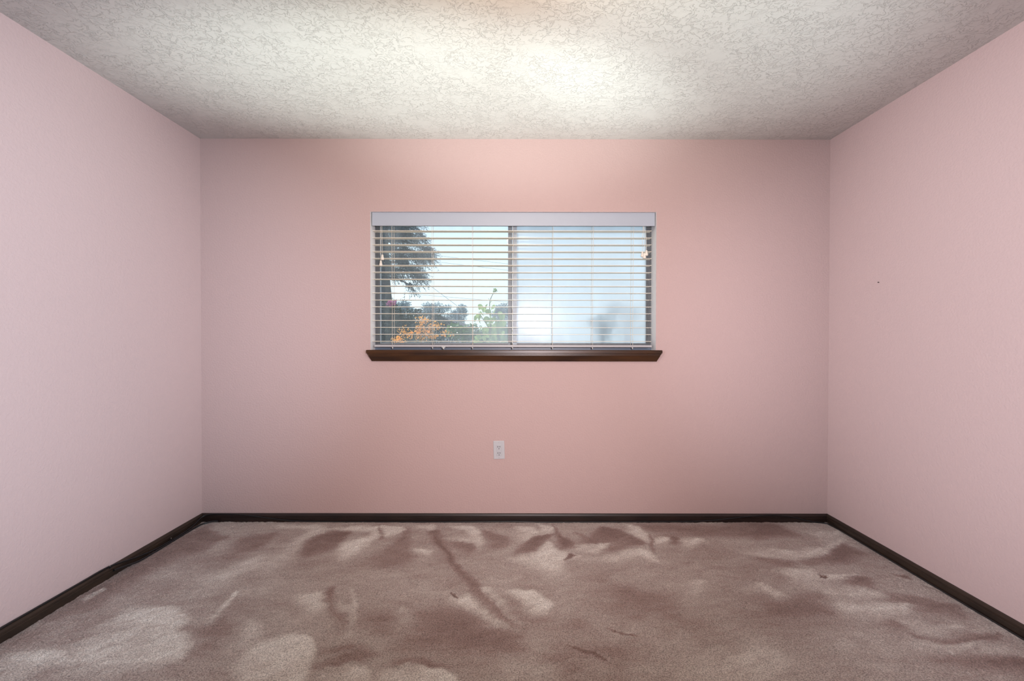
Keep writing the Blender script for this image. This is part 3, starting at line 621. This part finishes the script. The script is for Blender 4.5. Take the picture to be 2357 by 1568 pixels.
# ------------------------------------------------------------------ cables along the baseboards
r = 0.0040
dl = XL + 0.0125 + r
tr_ = XL + 0.004 + r
cabA = [(tr_, 0.9, 0.052+r), (tr_, 1.6, 0.0535+r), (tr_, 2.1, 0.052+r), (tr_+0.001, 2.27, 0.0525+r), (dl, 2.36, 0.046), (dl+0.002, 2.46, 0.026), (dl+0.004, 2.58, 0.011), (dl+0.004, 2.70, 0.008), (dl+0.004, 2.82, 0.010),
        (dl+0.004, 2.90, 0.020), (XL+0.024, YB-0.030, 0.040), (XL+0.075, YB-0.0165, 0.0500), (-1.79, YB-0.0125-r, 0.0505), (-1.70, YB-0.0125-r, 0.0455), (-1.55, YB-0.0125-r, 0.026), (-1.40, YB-0.0125-r, 0.009), (-1.25, YB-0.0125-r, 0.0045),
        (-0.9, YB-0.0125-r, 0.003), (-0.45, YB-0.017-r, 0.0045), (0.0, YB-0.0135-r, 0.006), (0.25, YB-0.016-r, 0.003), (0.6, YB-0.0135-r, 0.005), (0.9, YB-0.0125-r, 0.006), (1.15, YB-0.0125-r, 0.007), (1.32, YB-0.0125-r, 0.018), (1.48, YB-0.0125-r, 0.036), (1.60, YB-0.0125-r, 0.046), (1.70, YB-0.0125-r, 0.0475),
        (1.79, YB-0.0125-r, 0.037), (1.87, YB-0.0135-r, 0.018), (1.94, YB-0.022, 0.006), (XR-0.036, YB-0.034, 0.004), (XR-0.022, YB-0.075, 0.004), (XR-0.0125-r, YB-0.2, 0.004), (XR-0.0145-r, 2.5, 0.005), (XR-0.0125-r, 2.1, 0.003), (XR-0.0145-r, 1.7, 0.004), (XR-0.0125-r, 0.9, 0.004)]
tag(Geo().tube(smoothpath(cabA, 8), r, 8).build('coaxial_cable', M['black'], smooth=True), 'long black cable wandering along the baseboards under all three walls', 'cable')
r2_ = 0.0050
d2 = XL + 0.0125 + 2*r + r2_ + 0.006
cabB = [(dl+0.011, 2.30, 0.034), (dl+0.013, 2.36, 0.024), (d2+0.002, 2.44, 0.010), (d2, 2.54, 0.005), (d2, 2.68, 0.005), (d2, 2.80, 0.005), (d2+0.002, 2.89, 0.005), (XL+0.044, 2.94, 0.006), (XL+0.085, YB-0.030, 0.010), (XL+0.12, YB-0.026, 0.012)]
tag(Geo().tube(smoothpath(cabB, 8), r2_, 8).build('black_cable', M['black'], smooth=True), 'short thick black cable lying at the foot of the left baseboard near the corner', 'cable')
def clip(y, z, label):
    t = empty('cable_clip', (XL+0.012, y, z), label, 'cable clip', 'cable clips on the left baseboard')
    g = Geo(); P = []
    for k in range(9):
        a = math.pi*k/8
        P.append((math.sin(a)*0.0075+0.005, 0, math.cos(a)*0.0062))
    g.prism([(x, -0.003, zz) for x, _, zz in P]+[(x*0.8, -0.003, zz*0.72) for x, _, zz in reversed(P)], [(x, 0.003, zz) for x, _, zz in P]+[(x*0.8, 0.003, zz*0.72) for x, _, zz in reversed(P)])
    g.build('saddle', M['black'], t)
    Geo().lathe((0.007, 0, 0.0075), [(0.0008, -0.006), (0.0008, 0.002), (0.0024, 0.0025), (0.0018, 0.0040)], 8).build('nail', M['nail'], t)
clip(2.287, 0.0545, 'small black nailed clip holding the cable on top of the left baseboard')
clip(2.70, 0.010, 'small black nailed clip low on the left baseboard, nearer the corner')

# ------------------------------------------------------------------ the garden outside
GZ = -0.35
tag(Geo().box(-60, 60, YB+0.2, 90, GZ-0.2, GZ).build('ground', M['soil']), 'garden ground outside the window', 'ground', kind='structure')

def leaf_cloud(name, parent, m, centers, n, size, seed, aspect=0.5, droop=0.0, shell=0.55, kind='stuff'):
    """n folded leaves scattered through ellipsoids (cx, cy, cz, rx, ry, rz) as one mesh"""
    r = np.random.default_rng(seed)
    C = np.array(centers, float); vol = C[:, 3]*C[:, 4]*C[:, 5]; pick = r.choice(len(C), n, p=vol**0.7/np.sum(vol**0.7))
    d = r.normal(size=(n, 3)); d /= np.linalg.norm(d, axis=1, keepdims=True)
    rad = (shell + (1-shell)*r.random(n)**0.6)[:, None]; rad = np.where(r.random((n, 1)) < 0.25, r.random((n, 1)), rad)
    pos = C[pick, :3] + d*rad*C[pick, 3:]
    ax = r.normal(size=(n, 3)) + np.array([0, 0, -droop])*2 + d*0.6; ax /= np.linalg.norm(ax, axis=1, keepdims=True)
    sd = np.cross(ax, r.normal(size=(n, 3))); sd /= np.linalg.norm(sd, axis=1, keepdims=True); nr = np.cross(ax, sd)
    ln = size*(0.6+0.8*r.random(n))[:, None]; w = ln*aspect*0.5
    base = pos; tip = pos+ax*ln + nr*ln*0.12; mid = pos+ax*ln*0.5 - nr*w*0.35; l = pos+ax*ln*0.45+sd*w; rr = pos+ax*ln*0.45-sd*w
    V = np.stack([base, l, tip, rr, mid], 1).reshape(-1, 3)
    k = np.arange(n)[:, None]*5
    F = np.concatenate([k+np.array([[0, 1, 4]]), k+np.array([[1, 2, 4]]), k+np.array([[2, 3, 4]]), k+np.array([[3, 0, 4]])])
    me = bpy.data.meshes.new(name); me.from_pydata(V.tolist(), [], F.tolist()); me.materials.append(m)
    o = bpy.data.objects.new(name, me); COL.objects.link(o)
    if parent is not None: child(o, parent)
    if kind: o['kind'] = kind
    return o
def ell(px, py, y, rx, rz, ry=None):
    """an ellipsoid of foliage: rx, rz given as they look, turned to metres at depth y"""
    p = at(px, py, y); s = y/FPX
    return (p.x, p.y, p.z, rx*s, (ry if ry else rx*s), rz*s)

# the tall conifer at the left, its trunk and drooping feathery sprays
y = 9.0
b0 = at(886, 775, y)
con = empty('conifer_tree', (b0.x, y, GZ), 'tall dark conifer with feathery drooping branches at the left of the window view', 'tree')
child(Geo().tube([(b0.x-0.02, y, GZ-0.05), (b0.x, y, 0.8), at(887, 690, y), at(884, 640, y), at(882, 560, y), at(884, 470, y), at(886, 330, y)], 0.155, 12, 0.45).build('trunk', M['bark'], smooth=True), con)
con_c = [ell(905, 535, y, 38, 30), ell(950, 540, y, 32, 18), ell(915, 585, y, 42, 28), ell(962, 582, y, 28, 20), ell(900, 620, y, 32, 16), ell(945, 618, y, 34, 16), ell(978, 570, y, 18, 14), ell(925, 500, y, 46, 30),
         ell(960, 635, y, 22, 10), ell(872, 640, y, 12, 36), ell(880, 480, y, 60, 40), ell(935, 450, y, 50, 40), ell(868, 560, y, 20, 40), ell(900, 380, y, 55, 50), ell(940, 655, y, 14, 8), ell(985, 590, y, 12, 10)]
g = Geo(); tk = Vector(at(884, 600, y))
for c in con_c:
    p = Vector(c[:3]); s0 = Vector((b0.x, y, p.z + 0.12))
    g.tube([s0, (s0+p)/2 + Vector((0, 0, 0.06)), p + Vector((c[3]*0.7, 0, -c[5]*0.5))], 0.030, 6, 0.2)
child(g.build('branch', M['bark']), con)['kind'] = 'stuff'
def feather_sprays(name, parent, m, centers, twigs, seed):
    """drooping twigs, each set along its length with fine needles"""
    r = np.random.default_rng(seed); C = np.array(centers); V = []; F = []
    for c in C:
        n = max(3, int(twigs*c[3]*c[5]/np.sum(C[:, 3]*C[:, 5])))
        for _ in range(n):
            d = r.normal(size=3); d /= np.linalg.norm(d); p = c[:3] + d*c[3:]*r.random()**0.5*0.85
            out = np.array([p[0]-b0.x, (p[1]-y)*0.6, 0.0]); out /= np.linalg.norm(out)+1e-6
            dr = out*r.uniform(0.4, 1.0) + np.array([0, 0, -1])*r.uniform(0.15, 0.9) + r.normal(size=3)*0.25; dr /= np.linalg.norm(dr)
            ln = r.uniform(0.14, 0.32); k = 16
            for q in range(k):
                t = q/k; o = p + dr*ln*t + np.array([0, 0, -0.08])*t*t
                a = dr*0.8 + r.normal(size=3)*0.75; a /= np.linalg.norm(a); l = r.uniform(0.05, 0.11)*(1-0.5*t)
                s = np.cross(a, r.normal(size=3)); s /= np.linalg.norm(s)+1e-9; w = 0.0055
                b = len(V); V += [o - s*w, o + s*w, o + a*l]; F.append((b, b+1, b+2))
    me = bpy.data.meshes.new(name); me.from_pydata([tuple(v) for v in V], [], F); me.materials.append(m)
    o = bpy.data.objects.new(name, me); COL.objects.link(o); child(o, parent); o['kind'] = 'stuff'
feather_sprays('needle_sprays', con, M['conifer'], con_c, 2600, 21)

# hazy trees far off
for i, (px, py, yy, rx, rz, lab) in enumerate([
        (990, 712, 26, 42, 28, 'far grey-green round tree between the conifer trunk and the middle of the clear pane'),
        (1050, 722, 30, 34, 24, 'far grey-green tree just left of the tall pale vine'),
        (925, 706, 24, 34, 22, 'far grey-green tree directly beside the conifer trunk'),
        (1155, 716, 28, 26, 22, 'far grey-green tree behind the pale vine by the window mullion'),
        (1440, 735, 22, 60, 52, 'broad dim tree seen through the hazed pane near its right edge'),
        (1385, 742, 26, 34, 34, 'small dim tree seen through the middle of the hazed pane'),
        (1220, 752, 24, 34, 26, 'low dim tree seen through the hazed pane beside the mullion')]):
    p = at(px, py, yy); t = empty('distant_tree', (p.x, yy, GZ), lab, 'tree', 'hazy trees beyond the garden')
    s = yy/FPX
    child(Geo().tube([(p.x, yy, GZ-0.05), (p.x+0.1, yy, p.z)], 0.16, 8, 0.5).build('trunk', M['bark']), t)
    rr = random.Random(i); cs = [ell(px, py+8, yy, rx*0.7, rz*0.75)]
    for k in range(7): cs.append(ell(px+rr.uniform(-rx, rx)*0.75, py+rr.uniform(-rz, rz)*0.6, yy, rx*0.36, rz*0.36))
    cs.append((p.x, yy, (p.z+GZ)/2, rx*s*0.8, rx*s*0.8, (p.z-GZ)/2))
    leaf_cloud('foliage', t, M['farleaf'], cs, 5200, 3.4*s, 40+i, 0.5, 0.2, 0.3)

# dark glossy shrubs close under the window
def shrub(name, lab, y, centers, m, n, size, seed, leaves=0, lsize=0.05):
    cx = sum(c[0] for c in centers)/len(centers)
    t = empty(name, (cx, y, GZ), lab, 'shrub')
    g = Geo(); rr = random.Random(seed)
    for c in centers:
        g.tube([(cx+rr.uniform(-.1, .1), y+rr.uniform(-.1, .1), GZ-0.04), (cx*0.5+c[0]*0.5, y, (GZ+c[2])/2), c[:3]], 0.016, 6, 0.4)
    o = child(g.build('stem', M['stem']), t); o['kind'] = 'stuff'
    leaf_cloud('foliage', t, m, centers, n, size, seed, 0.5, 0.2, 0.35)
    if leaves:
        me = big_leaf(m)
        for k in range(leaves):
            c = rr.choice(centers); a = rr.uniform(0, 2*math.pi); u = rr.uniform(-0.9, 0.9); q = math.sqrt(1-u*u)
            o = bpy.data.objects.new('leaf', me); COL.objects.link(o)
            o.location = (c[0]+c[3]*q*math.cos(a), c[1]-abs(c[4]*q*math.sin(a)), c[2]+c[5]*u)
            o.rotation_euler = (rr.uniform(-1.2, 0.6), rr.uniform(-0.8, 0.8), rr.uniform(0, 6.28)); s = lsize*rr.uniform(0.7, 1.25); o.scale = (s, s, s)
            child(o, t)
    return t
_leafmesh = {}
def big_leaf(m):
    if m.name in _leafmesh: return _leafmesh[m.name]
    out = [(0, 0), (0.30, 0.08), (0.46, 0.30), (0.40, 0.55), (0.22, 0.80), (0, 1.06)]
    V = [(0, 0, 0), (0, 0.35, -0.06), (0, 0.7, -0.05), (0, 1.06, -0.16)]
    R = [(x, yv, 0.05+0.10*x-0.10*yv*yv) for x, yv in out[1:5]]; Lf = [(-x, yv, z) for x, yv, z in R]
    V += R + Lf
    F = [(0, 4, 1), (4, 5, 1), (5, 6, 1), (6, 2, 1), (6, 7, 2), (7, 3, 2), (0, 1, 8), (8, 1, 9), (9, 1, 10), (10, 1, 2), (10, 2, 11), (11, 2, 3)]
    me = bpy.data.meshes.new('leaf'); me.from_pydata(V, [], F); me.materials.append(m); _leafmesh[m.name] = me
    return me

y = 5.7
s1 = shrub('glossy_shrub', 'dark glossy shrub with a pink bloom below the conifer trunk', y,
      [ell(885, 715, y, 30, 24), ell(905, 750, y, 45, 30), ell(880, 775, y, 40, 30), ell(925, 735, y, 30, 22), ell(940, 765, y, 34, 26), ell(890, 840, y, 60, 60)], M['darkleaf'], 4200, 0.055, 3)
p = at(897, 699, 5.55); pk = [(p.x, p.y, p.z, 0.035, 0.03, 0.022), (p.x+0.04, p.y, p.z+0.012, 0.03, 0.03, 0.02)]
leaf_cloud('bloom', s1, M['pink'], pk, 90, 0.03, 5, 0.8, 0, 0.5, None)
y = 7.2
shrub('broad_shrub', 'broad dark shrub in the middle of the clear pane behind the orange blossoms', y,
      [ell(965, 748, y, 34, 30), ell(1000, 745, y, 34, 28), ell(1040, 765, y, 34, 24), ell(985, 785, y, 60, 26), ell(960, 722, y, 22, 12), ell(1000, 850, y, 80, 60)], M['darkleaf'], 4200, 0.05, 8)
y = 4.9
shrub('leafy_shrub', 'low bright green shrub in the lower right part of the clear pane', y,
      [ell(1046, 757, y, 14, 14), ell(1064, 772, y, 20, 14), ell(1090, 765, y, 22, 20), ell(1120, 775, y, 34, 18), ell(1150, 760, y, 22, 24), ell(1105, 840, y, 60, 50)], M['midleaf'], 1500, 0.045, 12, 120, 0.062)

# orange blossoms on thin arching stems
y = 5.1
fl = empty('flowering_shrub', (at(975, 790, y).x, y, GZ), 'orange-flowered shrub in front of the dark shrubs behind the clear pane', 'shrub')
base = Vector((at(975, 790, y).x, y, GZ-0.03))
sprays = [((968, 790), (958, 760), (975, 738), 26, 12), ((975, 792), (985, 760), (1005, 750), 20, 12), ((960, 800), (945, 772), (930, 765), 16, 16), ((940, 800), (930, 790), (915, 782), 14, 8), ((985, 800), (1000, 775), (1030, 768), 18, 6), ((965, 800), (972, 780), (980, 772), 20, 12), ((955, 792), (962, 772), (968, 752), 14, 20)]
for i, (a, b, c, rx, rz) in enumerate(sprays):
    pa, pb, pc = at(*a, y), at(*b, y), at(*c, y)
    st = child(Geo().tube(smoothpath([base, pa, pb, pc], 5), 0.006, 6, 0.4).build('stem', M['stem']), fl)
    leaf_cloud('blossoms', fl, M['orange'], [ell(c[0], c[1], y, rx, rz, 0.05), ell(b[0], b[1], y, rx*0.5, rz*0.7, 0.04)], 115, 0.021, 60+i, 0.75, 0, 0.2)

# the tall pale vine by the mullion, every big leaf its own piece
y = 4.6
vn = empty('climbing_vine', (at(1130, 800, y).x, y, GZ), 'tall pale green vine with large leaves and a bud, rising beside the window mullion', 'vine')
stem_pts = [Vector((at(1130, 800, y).x, y, GZ-0.03)), at(1128, 800, y), at(1130, 760, y), at(1128, 725, y), at(1127, 700, y), at(1131, 684, y), at(1140, 669, y)]
path = smoothpath(stem_pts, 8)
child(Geo().tube(path, 0.007, 8, 0.4).build('stem', M['stem'], smooth=True), vn)
child(Geo().tube(smoothpath([at(1130, 760, y), at(1112, 735, y), at(1102, 718, y)], 6), 0.005, 6, 0.5).build('stem', M['stem']), vn)
leaf_cloud('bud', vn, M['paleleaf'], [(*at(1140, 668, y), 0.012, 0.012, 0.012)], 40, 0.02, 77, 0.6, 0, 0.3, None)
me = big_leaf(M['paleleaf']); rr = random.Random(4)
spots = [(1122, 700, .055), (1137, 701, .06), (1113, 706, .06), (1133, 690, .04), (1125, 687, .03), (1120, 712, .07), (1140, 712, .07), (1108, 720, .07), (1104, 732, .07), (1130, 722, .075), (1148, 726, .07), (1118, 728, .075), (1100, 722, .06), (1140, 738, .08), (1155, 742, .075), (1125, 745, .08), (1110, 750, .075), (1150, 760, .08), (1134, 760, .085), (1118, 766, .08), (1104, 770, .075), (1143, 775, .08), (1128, 782, .085), (1110, 786, .08), (1156, 786, .08), (1098, 782, .07), (1148, 748, .07), (1133, 732, .07), (1122, 758, .07), (1160, 768, .075), (1140, 790, .08), (1118, 795, .08)]
spots += [(px + rr.uniform(-9, 9), py + rr.uniform(-7, 9), s*rr.uniform(0.9, 1.2)) for px, py, s in spots if py > 705]
for k, (px, py, s) in enumerate(spots):
    o = bpy.data.objects.new('leaf', me); COL.objects.link(o)
    o.location = at(px, py, y + rr.uniform(-0.06, 0.06)); o.scale = (s, s, s)
    o.rotation_euler = (rr.uniform(-2.3, -1.0), rr.uniform(-0.5, 0.5), rr.uniform(-1.2, 1.2) + (1.3 if px < 1128 else -1.3) + math.pi*0)
    child(o, vn)

# the neighbour's roof slope and the overhead lines
y = 14.0
hp = at(1006, 724, y); he = at(1040, 741, y); d = he - hp
hs = empty('neighbour_house', (hp.x, y+2, GZ), 'neighbouring house with a dark roof slope showing above the shrubs', 'house')
W2 = 3.4; ze = hp.z - W2*0.46
child(Geo().prism([(hp.x, y, hp.z), (hp.x+W2, y, ze), (hp.x+W2, y, ze-0.12), (hp.x, y, hp.z-0.12), (hp.x-W2, y, ze-0.12), (hp.x-W2, y, ze)], [(hp.x, y+5.6, hp.z), (hp.x+W2, y+5.6, ze), (hp.x+W2, y+5.6, ze-0.12), (hp.x, y+5.6, hp.z-0.12), (hp.x-W2, y+5.6, ze-0.12), (hp.x-W2, y+5.6, ze)]).build('roof', M['shingle']), hs)
child(Geo().prism([(hp.x, y+.3, hp.z-.13), (hp.x+W2-.3, y+.3, ze+0.015), (hp.x+W2-.3, y+.3, GZ), (hp.x-W2+.3, y+.3, GZ), (hp.x-W2+.3, y+.3, ze+0.015)], [(hp.x, y+5.3, hp.z-.13), (hp.x+W2-.3, y+5.3, ze+0.015), (hp.x+W2-.3, y+5.3, GZ), (hp.x-W2+.3, y+5.3, GZ), (hp.x-W2+.3, y+5.3, ze+0.015)]).build('wall', M['render']), hs)
def wire(a, b, y, sag, lab, r=0.006):
    A, B = at(*a, y), at(*b, y); pts = []
    for k in range(17):
        t = k/16; p = A.lerp(B, t); p.z -= sag*4*t*(1-t); pts.append(p)
    tag(Geo().tube(pts, r, 5).build('power_line', M['wire']), lab, 'power line', 'overhead lines beyond the garden')
def pole(px, top, lab):
    p = at(px, top, 18); t = empty('utility_pole', (p.x, 18, GZ), lab, 'pole', 'poles of the overhead lines')
    child(Geo().tube([(p.x, 18.16, GZ-0.3), (p.x, 18.16, p.z+0.3)], 0.13, 10, 0.75).build('post', M['bark'], smooth=True), t)
    child(Geo().box(p.x-0.06, p.x+0.06, 17.98, 18.06, p.z-1.6, p.z+0.1).build('bracket', M['bark']), t)
    return p
pole(700, 470, 'wooden utility pole far beyond the garden, left of the conifer')
pole(1600, 560, 'wooden utility pole far beyond the garden, right of the window')
wire((700, 655), (1600, 726), 18, 0.05, 'thin overhead line crossing low above the far trees')
wire((700, 550), (1600, 655), 17.97, 0.05, 'highest of the thin overhead lines, left of the mullion')
wire((700, 565), (1600, 669), 17.97, 0.05, 'second thin overhead line just under the highest one')
ms = at(1052, 704, 14.6)
child(Geo().tube([(ms.x, 14.6, ze), (ms.x, 14.6, ms.z-0.03)], 0.018, 8).build('service_mast', M['wire']), hs)
A = at(700, 441, 18); pts = [A.lerp(ms, k/16) for k in range(17)]
tag(Geo().tube(pts, 0.007, 5).build('power_line', M['wire']), 'short steep overhead line dropping towards the far trees', 'power line', 'overhead lines beyond the garden')
